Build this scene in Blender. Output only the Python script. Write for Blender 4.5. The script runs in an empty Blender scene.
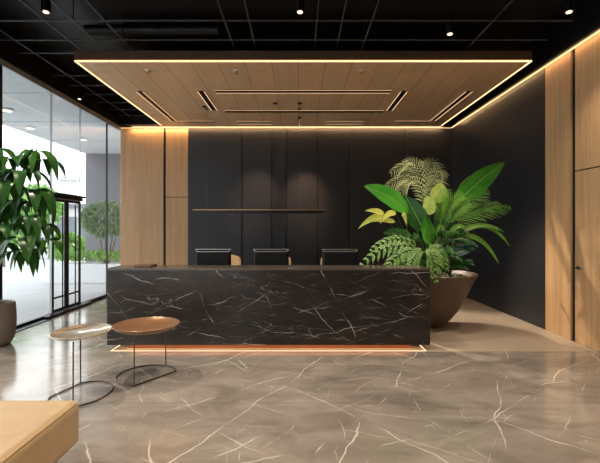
import bpy, bmesh, math, random
from mathutils import Vector, Matrix
random.seed(11)
V = Vector
scene = bpy.context.scene
COL = scene.collection
PI = math.pi

# ------------------------------------------------------------------ camera
F = 400.0; CX = 298.5; CY = 228.0; CH = 1.64
cam_d = bpy.data.cameras.new('camera'); cam = bpy.data.objects.new('camera', cam_d); COL.objects.link(cam)
cam.location = (0, 0, CH); cam.rotation_euler = (PI / 2, 0, 0)
cam_d.sensor_width = 36; cam_d.lens = 36 * F / 600
cam_d.shift_x = (300 - CX) / 600; cam_d.shift_y = (CY - 231.5) / 600
cam_d.clip_end = 300
scene.camera = cam


def P(px, py, d):
    """a point of the room at depth d that lies on the sight line of a pixel of the photo"""
    return V(((px - CX) * d / F, d, CH - (py - CY) * d / F))


# ------------------------------------------------------------------ materials
def srgb(r, g, b):
    def f(c):
        c /= 255.0
        return c / 12.92 if c <= 0.04045 else ((c + 0.055) / 1.055) ** 2.4
    return (f(r), f(g), f(b), 1)


class N:
    def __init__(s, name):
        s.m = bpy.data.materials.new(name); s.m.use_nodes = True
        s.t = s.m.node_tree; s.t.nodes.clear()
        s.out = s.t.nodes.new('ShaderNodeOutputMaterial')

    def n(s, typ, **kw):
        nd = s.t.nodes.new('ShaderNode' + typ)
        for k, v in kw.items():
            if k.startswith('i_'):
                nd.inputs[k[2:].replace('_', ' ')].default_value = v
            else:
                setattr(nd, k, v)
        return nd

    def l(s, a, b):
        s.t.links.new(a, b)

    def surf(s, sh):
        s.l(sh, s.out.inputs['Surface']); return s.m

    def math(s, op, a, b=None, c=None, clamp=False):
        nd = s.n('Math', operation=op, use_clamp=clamp)
        for i, x in enumerate((a, b, c)):
            if x is None: continue
            if isinstance(x, (int, float)): nd.inputs[i].default_value = x
            else: s.l(x, nd.inputs[i])
        return nd.outputs[0]

    def mix(s, fac, a, b):
        nd = s.n('Mix', data_type='RGBA')
        for i, x in ((0, fac), (6, a), (7, b)):
            if isinstance(x, (int, float, tuple)): nd.inputs[i].default_value = x
            else: s.l(x, nd.inputs[i])
        return nd.outputs[2]

    def coords(s, scale=(1, 1, 1), rot=(0, 0, 0), loc=(0, 0, 0)):
        tc = s.n('TexCoord'); mp = s.n('Mapping')
        mp.inputs['Scale'].default_value = scale; mp.inputs['Rotation'].default_value = rot
        mp.inputs['Location'].default_value = loc
        s.l(tc.outputs['Object'], mp.inputs['Vector']); return mp.outputs[0]

    def noise(s, vec, scale, detail=4, rough=.5, dist=0):
        nd = s.n('TexNoise'); nd.inputs['Scale'].default_value = scale
        nd.inputs['Detail'].default_value = detail; nd.inputs['Roughness'].default_value = rough
        nd.inputs['Distortion'].default_value = dist
        s.l(vec, nd.inputs['Vector']); return nd.outputs

    def ramp(s, fac, a, b, lo=(0, 0, 0, 1), hi=(1, 1, 1, 1)):
        r = s.n('ValToRGB'); r.color_ramp.elements[0].position = a; r.color_ramp.elements[1].position = b
        r.color_ramp.elements[0].color = lo; r.color_ramp.elements[1].color = hi
        s.l(fac, r.inputs[0]); return r.outputs[0]

    def bsdf(s, color, rough=.5, metal=0, spec=.5, **kw):
        b = s.n('BsdfPrincipled')
        for k, x in (('Base Color', color), ('Roughness', rough), ('Metallic', metal), ('Specular IOR Level', spec)):
            if isinstance(x, (int, float, tuple)): b.inputs[k].default_value = x
            else: s.l(x, b.inputs[k])
        for k, x in kw.items(): b.inputs[k.replace('_', ' ')].default_value = x
        return b


def plain(name, rgb, rough=.5, metal=0, spec=.5, var=.06, vs=6.0, bump=0):
    k = N(name); c = k.coords()
    nz = k.noise(c, vs)
    col = srgb(*rgb)
    lo = tuple(x * (1 - var) for x in col[:3]) + (1,); hi = tuple(min(1, x * (1 + var)) for x in col[:3]) + (1,)
    cc = k.ramp(nz[0], .35, .65, lo, hi)
    b = k.bsdf(cc, rough, metal, spec)
    if bump:
        bp = k.n('Bump'); bp.inputs['Strength'].default_value = bump; bp.inputs['Distance'].default_value = .004
        n2 = k.noise(c, vs * 20); k.l(n2[0], bp.inputs['Height']); k.l(bp.outputs[0], b.inputs['Normal'])
    return k.surf(b.outputs[0])


def emit(name, rgb, strength):
    k = N(name); e = k.n('Emission'); e.inputs[0].default_value = (*rgb, 1); e.inputs[1].default_value = strength
    return k.surf(e.outputs[0])


def wood(name, rgb, axis='z', contrast=.16, rough=.45, plank=None):
    k = N(name)
    st = {'z': (1, 1, .035), 'y': (1, .035, 1)}[axis]
    c = k.coords(scale=st)
    n1 = k.noise(c, 42, 5, .6); n2 = k.noise(c, 9, 3, .5, .4)
    f = k.math('ADD', k.math('MULTIPLY', n1[0], .6), k.math('MULTIPLY', n2[0], .4))
    col = srgb(*rgb)
    lo = tuple(x * (1 - contrast) for x in col[:3]) + (1,); hi = tuple(min(1, x * (1 + contrast)) for x in col[:3]) + (1,)
    cc = k.ramp(f, .38, .62, lo, hi)
    if plank:
        br = k.n('TexBrick'); br.offset = .37; br.offset_frequency = 2; br.squash = 1
        c2 = k.coords(rot=(0, 0, PI / 2))
        k.l(c2, br.inputs['Vector'])
        br.inputs['Color1'].default_value = (.9, .9, .9, 1); br.inputs['Color2'].default_value = (1, 1, 1, 1)
        br.inputs['Mortar'].default_value = (.35, .33, .3, 1)
        br.inputs['Scale'].default_value = 1; br.inputs['Mortar Size'].default_value = .005
        br.inputs['Mortar Smooth'].default_value = .1
        br.inputs['Brick Width'].default_value = plank[1]; br.inputs['Row Height'].default_value = plank[0]
        mm = k.n('Mix', data_type='RGBA', blend_type='MULTIPLY'); mm.inputs[0].default_value = 1
        k.l(cc, mm.inputs[6]); k.l(br.outputs['Color'], mm.inputs[7]); cc = mm.outputs[2]
    b = k.bsdf(cc, rough, 0, .4)
    return k.surf(b.outputs[0])


def veins(k, vec, scale, width, mask_scale, m0, m1, warp=.25, warp_scale=1.3):
    """thin crack lines: edges of a warped cell pattern, kept only in places"""
    nz = k.noise(vec, warp_scale, 5, .6)
    sub = k.n('VectorMath', operation='SUBTRACT'); k.l(nz[1], sub.inputs[0]); sub.inputs[1].default_value = (.5, .5, .5)
    sc = k.n('VectorMath', operation='SCALE'); k.l(sub.outputs[0], sc.inputs[0]); sc.inputs['Scale'].default_value = warp
    ad = k.n('VectorMath', operation='ADD'); k.l(vec, ad.inputs[0]); k.l(sc.outputs[0], ad.inputs[1])
    vo = k.n('TexVoronoi', feature='DISTANCE_TO_EDGE'); vo.inputs['Scale'].default_value = scale
    k.l(ad.outputs[0], vo.inputs['Vector'])
    mk = k.noise(vec, mask_scale, 2, .5)
    mk2 = k.ramp(mk[0], m0, m1)
    w = k.math('MULTIPLY', mk2, width)
    d = k.math('DIVIDE', vo.outputs['Distance'], k.math('ADD', w, .0004))
    line = k.math('SUBTRACT', 1.0, d, clamp=True)
    return k.math('MULTIPLY', k.math('POWER', line, .7), mk2)


def cracks(k, plane, ang, freq, width, mscale, m0, m1, seed, warp=.35):
    """thin, nearly straight crack lines running one way, broken into separate lengths"""
    c, sn = math.cos(ang), math.sin(ang)
    nrm = (-sn, c, 0) if plane == 'xy' else (-sn, 0, c)
    tc = k.coords(loc=(seed * 3.1, seed * 1.7, seed * 2.3))
    dp = k.n('VectorMath', operation='DOT_PRODUCT'); k.l(tc, dp.inputs[0]); dp.inputs[1].default_value = nrm
    w1 = k.noise(tc, .9, 2, .5)[0]; w2 = k.noise(tc, 7, 4, .6)[0]
    u = k.math('ADD', dp.outputs['Value'], k.math('MULTIPLY', w1, warp))
    u = k.math('ADD', u, k.math('MULTIPLY', w2, .05))
    fr = k.math('FRACT', k.math('MULTIPLY', u, freq))
    d = k.math('DIVIDE', k.math('ABSOLUTE', k.math('SUBTRACT', fr, .5)), freq)
    mk = k.ramp(k.noise(k.coords(loc=(seed * 5.3, seed, seed * 4.1)), mscale, 3, .55)[0], m0, m1)
    line = k.math('SUBTRACT', 1.0, k.math('DIVIDE', d, k.math('ADD', k.math('MULTIPLY', mk, width), .0003)), clamp=True)
    return k.math('MULTIPLY', k.math('POWER', line, .6), mk)


def vmax(k, lst):
    o = lst[0]
    for x in lst[1:]: o = k.math('MAXIMUM', o, x)
    return o


def floor_marble(name):
    k = N(name); c = k.coords()
    cl = k.noise(k.coords(scale=(.8, 1.6, 1), rot=(0, 0, .5)), 1.6, 7, .62, .8)
    base = k.ramp(cl[0], .3, .7, srgb(118, 109, 101), srgb(164, 154, 144))
    r = math.radians
    v1 = vmax(k, [cracks(k, 'xy', r(38), 1.1, .0075, 1.5, .42, .56, 1), cracks(k, 'xy', r(62), 1.0, .008, 1.4, .43, .57, 2, .5),
                  cracks(k, 'xy', r(-48), 1.1, .0065, 1.6, .44, .58, 3), cracks(k, 'xy', r(112), .9, .007, 1.5, .5, .62, 4, .5),
                  cracks(k, 'xy', r(15), 1.6, .005, 2.0, .52, .64, 5)])
    v2 = vmax(k, [cracks(k, 'xy', r(50), 2.9, .004, 2.6, .48, .62, 6), cracks(k, 'xy', r(-30), 2.6, .004, 2.4, .48, .62, 7), cracks(k, 'xy', r(85), 2.8, .0035, 2.6, .53, .66, 8)])
    v3 = veins(k, k.coords(loc=(9, 5, 0)), 2.2, .006, 1.7, .52, .66, .25, 2)
    vv = vmax(k, [v1, k.math('MULTIPLY', v2, .8), k.math('MULTIPLY', v3, .6)])
    col = k.mix(k.math('MULTIPLY', vv, .85), base, srgb(228, 220, 208))
    br = k.n('TexBrick'); br.offset = .5
    k.l(k.coords(loc=(13.3, .25, 0)), br.inputs['Vector'])
    br.inputs['Scale'].default_value = 1; br.inputs['Mortar Size'].default_value = .005
    br.inputs['Brick Width'].default_value = 40.0; br.inputs['Row Height'].default_value = 1.0
    col = k.mix(k.math('MULTIPLY', br.outputs['Fac'], .5), col, srgb(70, 62, 54))
    rg = k.ramp(k.noise(c, 3, 4)[0], .3, .7, (.12, .12, .12, 1), (.2, .2, .2, 1))
    b = k.bsdf(col, rg, 0, 1.0)
    return k.surf(b.outputs[0])


def black_marble(name):
    k = N(name); r = math.radians
    cl = k.noise(k.coords(scale=(.7, 1, 1.6)), 2.2, 7, .65, .6)
    base = k.ramp(cl[0], .3, .72, srgb(28, 24, 22), srgb(52, 45, 41))
    v1 = vmax(k, [cracks(k, 'xz', r(8), 3.0, .005, 2.2, .48, .62, 1, .4), cracks(k, 'xz', r(-12), 3.4, .004, 2.4, .5, .64, 2, .4),
                  cracks(k, 'xz', r(24), 2.2, .004, 2.2, .5, .64, 3, .4), cracks(k, 'xz', r(-62), 1.3, .006, 2.0, .53, .63, 4, .3),
                  cracks(k, 'xz', r(-50), 1.5, .0045, 2.2, .53, .65, 9, .3)])
    v2 = vmax(k, [cracks(k, 'xz', r(3), 8.0, .003, 3.6, .5, .68, 5, .3), cracks(k, 'xz', r(18), 7.0, .003, 3.4, .52, .68, 6, .3), cracks(k, 'xz', r(-28), 5.5, .003, 3.0, .53, .68, 7, .3)])
    v3 = veins(k, k.coords(scale=(.6, 1, 2.0), loc=(7, 0, 2)), 3.4, .010, 2.4, .5, .68, .25, 4)
    vv = vmax(k, [v1, k.math('MULTIPLY', v2, .5), k.math('MULTIPLY', v3, .6)])
    col = k.mix(k.math('MULTIPLY', vv, .75), base, srgb(205, 195, 188))
    b = k.bsdf(col, .22, 0, .4)
    return k.surf(b.outputs[0])


def glass_mat(name, tint=(.93, .95, .95), refl=.9):
    k = N(name)
    tr = k.n('BsdfTransparent'); tr.inputs[0].default_value = (*tint, 1)
    gl = k.n('BsdfGlossy'); gl.inputs['Roughness'].default_value = .01; gl.inputs[0].default_value = (refl, refl, refl, 1)
    ge = k.n('NewGeometry'); dt = k.n('VectorMath', operation='DOT_PRODUCT')
    k.l(ge.outputs['Normal'], dt.inputs[0]); k.l(ge.outputs['Incoming'], dt.inputs[1])
    om = k.math('SUBTRACT', 1.0, k.math('ABSOLUTE', dt.outputs['Value']), clamp=True)
    fr = k.math('ADD', .03, k.math('MULTIPLY', k.math('POWER', om, 5.0), .97))
    mx = k.n('MixShader'); k.l(fr, mx.inputs[0]); k.l(tr.outputs[0], mx.inputs[1]); k.l(gl.outputs[0], mx.inputs[2])
    return k.surf(mx.outputs[0])


def leaf_mat(name, rgb, rgb2, rough=.38, vs=3.0, trans=.3, spots=False):
    k = N(name); c = k.coords()
    nz = k.noise(c, 60 if spots else vs, 3)
    a, b_ = (.5, .56) if spots else (.35, .65)
    col = k.ramp(nz[0], a, b_, srgb(*rgb), srgb(*rgb2))
    b = k.bsdf(col, rough, 0, .45)
    tl = k.n('BsdfTranslucent'); k.l(col, tl.inputs[0])
    mx = k.n('MixShader'); mx.inputs[0].default_value = trans
    k.l(b.outputs[0], mx.inputs[1]); k.l(tl.outputs[0], mx.inputs[2])
    return k.surf(mx.outputs[0])


M = {}
M['floor'] = floor_marble('floor_marble')
M['inner_floor'] = plain('honed_beige_stone', (172, 154, 137), .42, var=.05, vs=1.5)
M['desk'] = black_marble('black_marble')
M['wood'] = wood('oak_veneer', (186, 147, 106), 'z')
M['raft'] = wood('ceiling_oak', (224, 186, 144), 'y', .07, .42, plank=(.42, 2.4))
M['raft_edge'] = wood('ceiling_edge_oak', (74, 54, 38), 'y', .1, .5)
M['dark'] = plain('charcoal_panel', (35, 35, 38), .42, spec=.4, var=.08, vs=1.2)
M['groove'] = plain('groove_black', (10, 10, 11), .6)
M['black_ceiling'] = plain('black_ceiling_paint', (15, 15, 17), .45, spec=.3)
M['grid'] = plain('grey_metal_bar', (76, 78, 82), .4, .4)
M['black_metal'] = plain('black_metal', (18, 18, 19), .35, .5)
M['dark_frame'] = plain('dark_frame_metal', (40, 42, 45), .4, .5)
M['grey_frame'] = plain('grey_frame_metal', (170, 174, 178), .4, .3)
M['led'] = emit('warm_led', (1.0, .56, .26), 1.5)
M['led_cove'] = emit('warm_cove_led', (1.0, .54, .24), 1.3)
M['led_base'] = emit('warm_base_led', (1.0, .6, .36), 1.1)
M['led_slot'] = emit('slot_led', (1.0, .62, .33), .6)
M['led_under'] = emit('warm_under_desk_led', (1.0, .58, .3), 11.0)
M['lens'] = emit('spot_lens', (1.0, .62, .30), 3.0)
M['glass'] = glass_mat('window_glass')
M['plinth'] = plain('bronze_plinth', (150, 100, 68), .3, .6)
M['counter'] = plain('counter_top_stone', (84, 75, 68), .22, spec=.6)
M['outside_ground'] = plain('pale_paving', (174, 175, 178), .7, var=.03, vs=.7)
M['soffit'] = plain('soffit_panel', (196, 199, 203), .5, var=.03)
M['grey_wall'] = plain('grey_render', (104, 107, 114), .6, var=.05, vs=.8)
M['white_planter'] = plain('white_concrete', (214, 215, 218), .6, var=.02)
M['leather'] = plain('tan_leather', (198, 168, 130), .42, var=.05, vs=9, bump=.15)
M['bronze_rod'] = plain('bronze_rod', (92, 78, 64), .3, .85)
M['pale_tray'] = plain('polished_champagne_metal', (222, 206, 184), .12, .75, var=.02)
M['copper_tray'] = plain('copper_wood_tray', (146, 108, 78), .3, .35, var=.1, vs=5)
M['taupe'] = plain('taupe_planter', (92, 76, 64), .45, var=.05)
M['pot'] = plain('grey_taupe_pot', (140, 129, 119), .5, var=.06)
M['soil'] = plain('potting_soil', (44, 33, 25), .9, var=.3, vs=40)
M['pebble'] = plain('white_pebble', (184, 178, 168), .6, var=.1, vs=20)
M['monitor'] = plain('monitor_black', (7, 7, 8), .6, spec=.25)
M['screen'] = plain('screen_black', (6, 6, 8), .1)
M['silver'] = plain('silver_metal', (190, 190, 190), .3, .6)
M['chair'] = plain('tan_upholstery', (222, 178, 132), .55, var=.05, vs=12)
M['gold'] = plain('brushed_gold', (206, 160, 100), .3, .7)
M['brass'] = plain('brass', (190, 150, 90), .3, .8)
M['folder'] = plain('brown_cover', (104, 74, 54), .5)
M['off_white'] = plain('off_white_plastic', (205, 200, 190), .5)
M['facade'] = plain('pale_facade', (190, 190, 188), .8, var=.03)
M['facade_window'] = plain('facade_window', (96, 104, 112), .2)
M['bark'] = plain('bark', (110, 98, 84), .85, var=.2, vs=25)
M['stem'] = plain('green_stem', (72, 94, 44), .5, var=.15)
M['g_banana'] = leaf_mat('banana_leaf', (46, 118, 30), (72, 150, 44))
M['g_rib'] = leaf_mat('leaf_midrib', (150, 190, 96), (170, 200, 110))
M['g_pale'] = leaf_mat('pale_frond', (150, 164, 112), (190, 194, 150))
M['g_palm'] = leaf_mat('palm_frond', (84, 146, 48), (128, 176, 68))
M['g_yellow'] = leaf_mat('yellow_leaf', (140, 160, 50), (182, 184, 84))
M['g_lime'] = leaf_mat('lime_leaf', (150, 178, 82), (188, 200, 116), vs=8)
M['g_fern'] = leaf_mat('mottled_fern', (64, 120, 46), (160, 186, 112), spots=True)
M['g_strap'] = leaf_mat('strap_leaf', (70, 124, 42), (110, 150, 56))
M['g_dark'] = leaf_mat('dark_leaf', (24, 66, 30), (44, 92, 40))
M['g_blue'] = leaf_mat('blue_green_leaf', (30, 66, 60), (52, 92, 84))
M['g_pachira'] = leaf_mat('glossy_house_leaf', (26, 62, 26), (58, 104, 40), rough=.3, vs=4)
M['g_tree'] = leaf_mat('tree_leaf', (104, 134, 100), (150, 172, 138), rough=.6)
M['g_hedge'] = leaf_mat('hedge_leaf', (96, 150, 70), (150, 184, 104), rough=.6)


# ------------------------------------------------------------------ mesh helpers
def wloc(o):
    p = V((0, 0, 0))
    while o is not None:
        p = p + o.location; o = o.parent
    return p


class MB:
    def __init__(s): s.bm = bmesh.new()

    def box(s, x0, x1, y0, y1, z0, z1):
        r = bmesh.ops.create_cube(s.bm, size=1)
        for v in r['verts']:
            v.co = V(((x0 + x1) / 2 + v.co.x * (x1 - x0), (y0 + y1) / 2 + v.co.y * (y1 - y0), (z0 + z1) / 2 + v.co.z * (z1 - z0)))
        return s

    def tube(s, pts, r, n=8, closed=False, taper=None):
        pts = [V(p) for p in pts]; L = len(pts); rings = []
        up = V((0, 0, 1)); prev = None
        for i, p in enumerate(pts):
            a = pts[(i - 1) % L] if (closed or i > 0) else p
            b = pts[(i + 1) % L] if (closed or i < L - 1) else p
            t = (b - a).normalized()
            if prev is None:
                x = t.cross(up)
                if x.length < .01: x = t.cross(V((1, 0, 0)))
                x.normalize()
            else:
                x = prev - t * prev.dot(t)
                if x.length < 1e-4: x = t.orthogonal()
                x.normalize()
            prev = x; y = t.cross(x)
            rr = r if taper is None else r + (taper - r) * i / (L - 1)
            rings.append([s.bm.verts.new(p + (x * math.cos(2 * PI * j / n) + y * math.sin(2 * PI * j / n)) * rr) for j in range(n)])
        for i in range(L if closed else L - 1):
            A = rings[i]; B = rings[(i + 1) % L]
            for j in range(n):
                try: s.bm.faces.new((A[j], A[(j + 1) % n], B[(j + 1) % n], B[j]))
                except ValueError: pass
        if not closed:
            s.bm.faces.new(rings[0][::-1]); s.bm.faces.new(rings[-1])
        return s

    def lathe(s, prof, c, n=40, axis='z', capped=True):
        """prof: (radius, height) from bottom outside round to the end"""
        c = V(c); rings = []
        for r, h in prof:
            ring = []
            for j in range(n):
                a = 2 * PI * j / n
                if axis == 'z': q = V((r * math.cos(a), r * math.sin(a), h))
                elif axis == 'y': q = V((r * math.cos(a), h, r * math.sin(a)))
                else: q = V((h, r * math.cos(a), r * math.sin(a)))
                ring.append(s.bm.verts.new(c + q))
            rings.append(ring)
        for A, B in zip(rings, rings[1:]):
            for j in range(n): s.bm.faces.new((A[j], A[(j + 1) % n], B[(j + 1) % n], B[j]))
        if capped:
            s.bm.faces.new(rings[0][::-1]); s.bm.faces.new(rings[-1])
        return s

    def prism(s, poly, y0, y1):
        """poly of (x, z) pushed from y0 to y1"""
        a = [s.bm.verts.new((x, y0, z)) for x, z in poly]; b = [s.bm.verts.new((x, y1, z)) for x, z in poly]
        s.bm.faces.new(a); s.bm.faces.new(b[::-1]); n = len(poly)
        for i in range(n): s.bm.faces.new((a[i], b[i], b[(i + 1) % n], a[(i + 1) % n]))
        return s

    def ball(s, c, r, sub=2, sq=(1, 1, 1)):
        q = bmesh.ops.create_icosphere(s.bm, subdivisions=sub, radius=r)
        for v in q['verts']: v.co = V(c) + V((v.co.x * sq[0], v.co.y * sq[1], v.co.z * sq[2]))
        return s

    def leaf(s, p0, p1, p2, w, nrm, fold=.18, n=9, prof='ell', wave=0.0, across=2):
        p0, p1, p2, nrm = V(p0), V(p1), V(p2), V(nrm).normalized(); rows = []
        for i in range(n + 1):
            t = i / n
            c = p0 * (1 - t) ** 2 + p1 * 2 * t * (1 - t) + p2 * t * t
            tan = (p1 - p0) * (1 - t) + (p2 - p1) * t
            if tan.length < 1e-6: tan = p2 - p0
            tan.normalize()
            side = tan.cross(nrm)
            if side.length < .05: side = tan.orthogonal()
            side.normalize(); up = side.cross(tan)
            if prof == 'ell': hw = math.sin(PI * min(1, max(0, t)) ** .8) ** .75
            elif prof == 'lance': hw = math.sin(PI * t ** .6) ** .9
            elif prof == 'strap': hw = min(1, 6 * t + .35) * (1 - t ** 4) ** .8
            elif prof == 'heart': hw = math.sin(PI * t ** .5) ** .8
            else: hw = 1
            hw = max(hw * w / 2, .0012)
            row = []
            for j in range(-across, across + 1):
                u = j / across
                q = c + side * hw * u + up * (abs(u) * fold * hw)
                if wave: q += up * math.sin(t * 17 + (j > 0) * 1.3) * wave * hw * abs(u)
                row.append(s.bm.verts.new(q))
            rows.append(row)
        for A, B in zip(rows, rows[1:]):
            for j in range(len(A) - 1):
                s.bm.faces.new((A[j], A[j + 1], B[j + 1], B[j]))
        return s

    def build(s, name, mat, parent=None, bevel=0, smooth=False, origin=None, segs=3, solid=0, angle=40, sub=0):
        me = bpy.data.meshes.new(name)
        base = wloc(parent) if parent is not None else V(origin) if origin is not None else V((0, 0, 0))
        for v in s.bm.verts: v.co -= base
        bmesh.ops.recalc_face_normals(s.bm, faces=s.bm.faces[:])
        s.bm.to_mesh(me); s.bm.free()
        o = bpy.data.objects.new(name, me); COL.objects.link(o)
        if parent is not None: o.parent = parent
        elif origin is not None: o.location = V(origin)
        me.materials.append(mat)
        if bevel:
            b = o.modifiers.new('bevel', 'BEVEL'); b.width = bevel; b.segments = segs; b.limit_method = 'ANGLE'
        if solid:
            b = o.modifiers.new('thickness', 'SOLIDIFY'); b.thickness = solid
        if sub:
            b = o.modifiers.new('sub', 'SUBSURF'); b.levels = sub; b.render_levels = sub
        if smooth or bevel:
            me.polygons.foreach_set('use_smooth', [True] * len(me.polygons))
            try: me.set_sharp_from_angle(angle=math.radians(angle))
            except Exception: pass
        return o


def thing(name, loc, label, cat, group=None):
    o = bpy.data.objects.new(name, None); COL.objects.link(o); o.location = loc; o.empty_display_size = .1
    return tag(o, label, cat, group)


def tag(o, label, cat, group=None, kind=None):
    o['label'] = label; o['category'] = cat
    if group: o['group'] = group
    if kind: o['kind'] = kind
    return o


def struct(o):
    o['kind'] = 'structure'; return o


def copy_tree(o, parent=None):
    c = o.copy(); COL.objects.link(c)
    if parent is not None: c.parent = parent
    for ch in list(o.children): copy_tree(ch, c)
    return c


def lamp(kind, name, loc, target, power, color, size=.05, angle=60, blend=.6, size_y=None, spread=None):
    d = bpy.data.lights.new(name, kind); d.energy = power; d.color = color
    o = bpy.data.objects.new(name, d); COL.objects.link(o); o.location = loc
    o.rotation_euler = (V(target) - V(loc)).to_track_quat('-Z', 'Y').to_euler()
    if kind == 'SPOT': d.spot_size = math.radians(angle); d.spot_blend = blend; d.shadow_soft_size = size
    elif kind == 'AREA':
        d.size = size
        if size_y: d.shape = 'RECTANGLE'; d.size_y = size_y
        if spread: d.spread = math.radians(spread)
    return o


# ------------------------------------------------------------------ dimensions
YB = 10.33      # back wall
XR = 3.966      # right wall
XL = -4.6       # glass wall
ZC = 4.22       # top of the walls / cove light
ZS = 4.80       # black slab
YF = -4.0       # end of the room behind the camera

# ------------------------------------------------------------------ setting
struct(MB().box(XL - .05, XR + .2, YF, YB + .2, -.12, 0).build('floor', M['floor']))
fi = MB().box(-2.45, XR - .001, 5.295, YB, 0, .005).build('floor_inner', M['inner_floor']); struct(fi)
struct(MB().box(XL - .1, XR + .2, YF, YB + .2, ZS, ZS + .1).build('ceiling', M['black_ceiling']))
tr = MB().box(3.93, XR + .03, YF, YB, ZC + .035, ZS).build('trim_1', M['black_ceiling']); struct(tr)
tr = MB().box(XL - .06, XL + .06, YF, YB, ZC + .02, ZS).build('trim_2', M['black_ceiling']); struct(tr)
tr = MB().box(XL, XR, YB - .22, YB, ZC + .035, ZS).build('trim_3', M['black_ceiling']); struct(tr)
wf = MB()
wf.box(-2.0, XR + .2, YF - .2, YF, 0, ZS); wf.box(XL - .1, -2.0, YF - .2, YF, 3.9, ZS); wf.box(XL - .1, XL + .05, YF - .2, YF, 0, 3.9)
struct(wf.build('wall_front', plain('warm_white_paint', (120, 110, 98), .7)))

# back wall: dark core carrying panels with shadow gaps between them
wb = MB().box(XL, XR + .2, YB + .03, YB + .25, 0, ZS).build('wall_back', M['groove']); struct(wb)


def bx(px): return (px - CX) * YB / F


def back_panel(x0, x1, mat, z0=0.0, z1=ZC + .03):
    MB().box(x0, x1, YB, YB + .035, z0, z1).build('panel', mat, wb, bevel=.003, segs=1)


back_panel(XL, bx(163.4), M['wood'])
back_panel(bx(165.8), bx(188), M['wood'], 0, 2.43)
back_panel(bx(165.8), bx(188), M['wood'], 2.445)
cuts = [188.2, 242, 272, 286.5, 318, 349, 406, 452.5]
for a, b in zip(cuts, cuts[1:]):
    g = .022 if a in (242, 349) else .016
    back_panel(bx(a) + (.0 if a == 188.2 else g), min(XR, bx(b) - g), M['dark'])
MB().box(bx(273.4), bx(274.2), YB - .006, YB + .02, 0, ZC + .03).build('panel_edge', M['dark'], wb)

# right wall
wr = MB().box(XR + .03, XR + .25, YF, YB + .2, 0, ZS).build('wall_right', M['groove']); struct(wr)


def right_panel(y0, y1, mat, z0=0.0, z1=ZC + .03):
    MB().box(XR, XR + .035, y0, y1, z0, z1).build('panel', mat, wr, bevel=.003, segs=1)


right_panel(6.44, YB, M['dark'])
right_panel(5.83, 6.43, M['wood'])
right_panel(3.9, 5.735, M['wood'], 2.46)
right_panel(YF, 3.88, M['wood'])
dr = MB().box(XR, XR + .035, 3.9, 5.735, .006, 2.445).build('door_1', M['wood'], bevel=.003, segs=1); struct(dr)
hd = MB()
hd.lathe([(.026, 0), (.026, -.012)], (XR, 5.67, 1.075), 20, 'x')
hd.tube([(XR - .005, 5.67, 1.075), (XR - .05, 5.67, 1.075), (XR - .055, 5.66, 1.075), (XR - .055, 5.54, 1.075)], .009, 8)
hd.build('door_handle', M['dark_frame'], dr, smooth=True)

# ------------------------------------------------------------------ glass wall
joints = [-4.0, -1.6, .9, 3.4, 6.16, 7.43, 8.42, 9.6, YB]
for i, (a, b) in enumerate(zip(joints, joints[1:])):
    isdoor = abs(a - 7.43) < .01
    wn = bpy.data.objects.new('window_%d' % (i + 1), None); COL.objects.link(wn); wn.location = (XL, (a + b) / 2, 0); struct(wn)
    MB().box(XL - .006, XL + .006, a + .006, b - .006, 2.31 if isdoor else .05, ZC - .06).build('glass_pane', M['glass'], wn)
    MB().box(XL - .03, XL + .03, a, b, ZC - .07, ZC + .025).build('top_frame', M['grey_frame'], wn)
    MB().box(XL - .03, XL + .03, a, b, 0, .03 if isdoor else .055).build('bottom_frame', M['dark_frame'], wn)
    if not isdoor:
        w = .03 if abs(b - 6.16) < .02 or b < 6 else .007
        if b < YB - .1:
            MB().box(XL - .02, XL + .02, b - w, b + w, .05, ZC - .06).build('mullion', M['dark_frame'] if w > .02 or abs(b - 9.6) < .01 else M['grey_frame'], wn)
    else:
        MB().box(XL - .012, XL + .012, b - .006, b + .006, 2.31, ZC - .06).build('mullion', M['grey_frame'], wn)

wx = [XL + .05, -3.3, -2.0]  # unseen windows added behind the camera to let in more daylight
for i, (a, b) in enumerate(zip(wx, wx[1:])):
    wn = bpy.data.objects.new('window_%d' % (i + 10), None); COL.objects.link(wn); wn.location = ((a + b) / 2, YF - .1, 0); struct(wn)
    MB().box(a + .05, b - .05, YF - .105, YF - .095, .05, 3.85).build('glass_pane', M['glass'], wn)
    f = MB(); f.box(a, a + .05, YF - .14, YF - .06, 0, 3.9); f.box(b - .05, b, YF - .14, YF - .06, 0, 3.9)
    f.box(a + .05, b - .05, YF - .14, YF - .06, 3.85, 3.9); f.box(a + .05, b - .05, YF - .14, YF - .06, 0, .05)
    f.build('window_frame', M['dark_frame'], wn)

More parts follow.
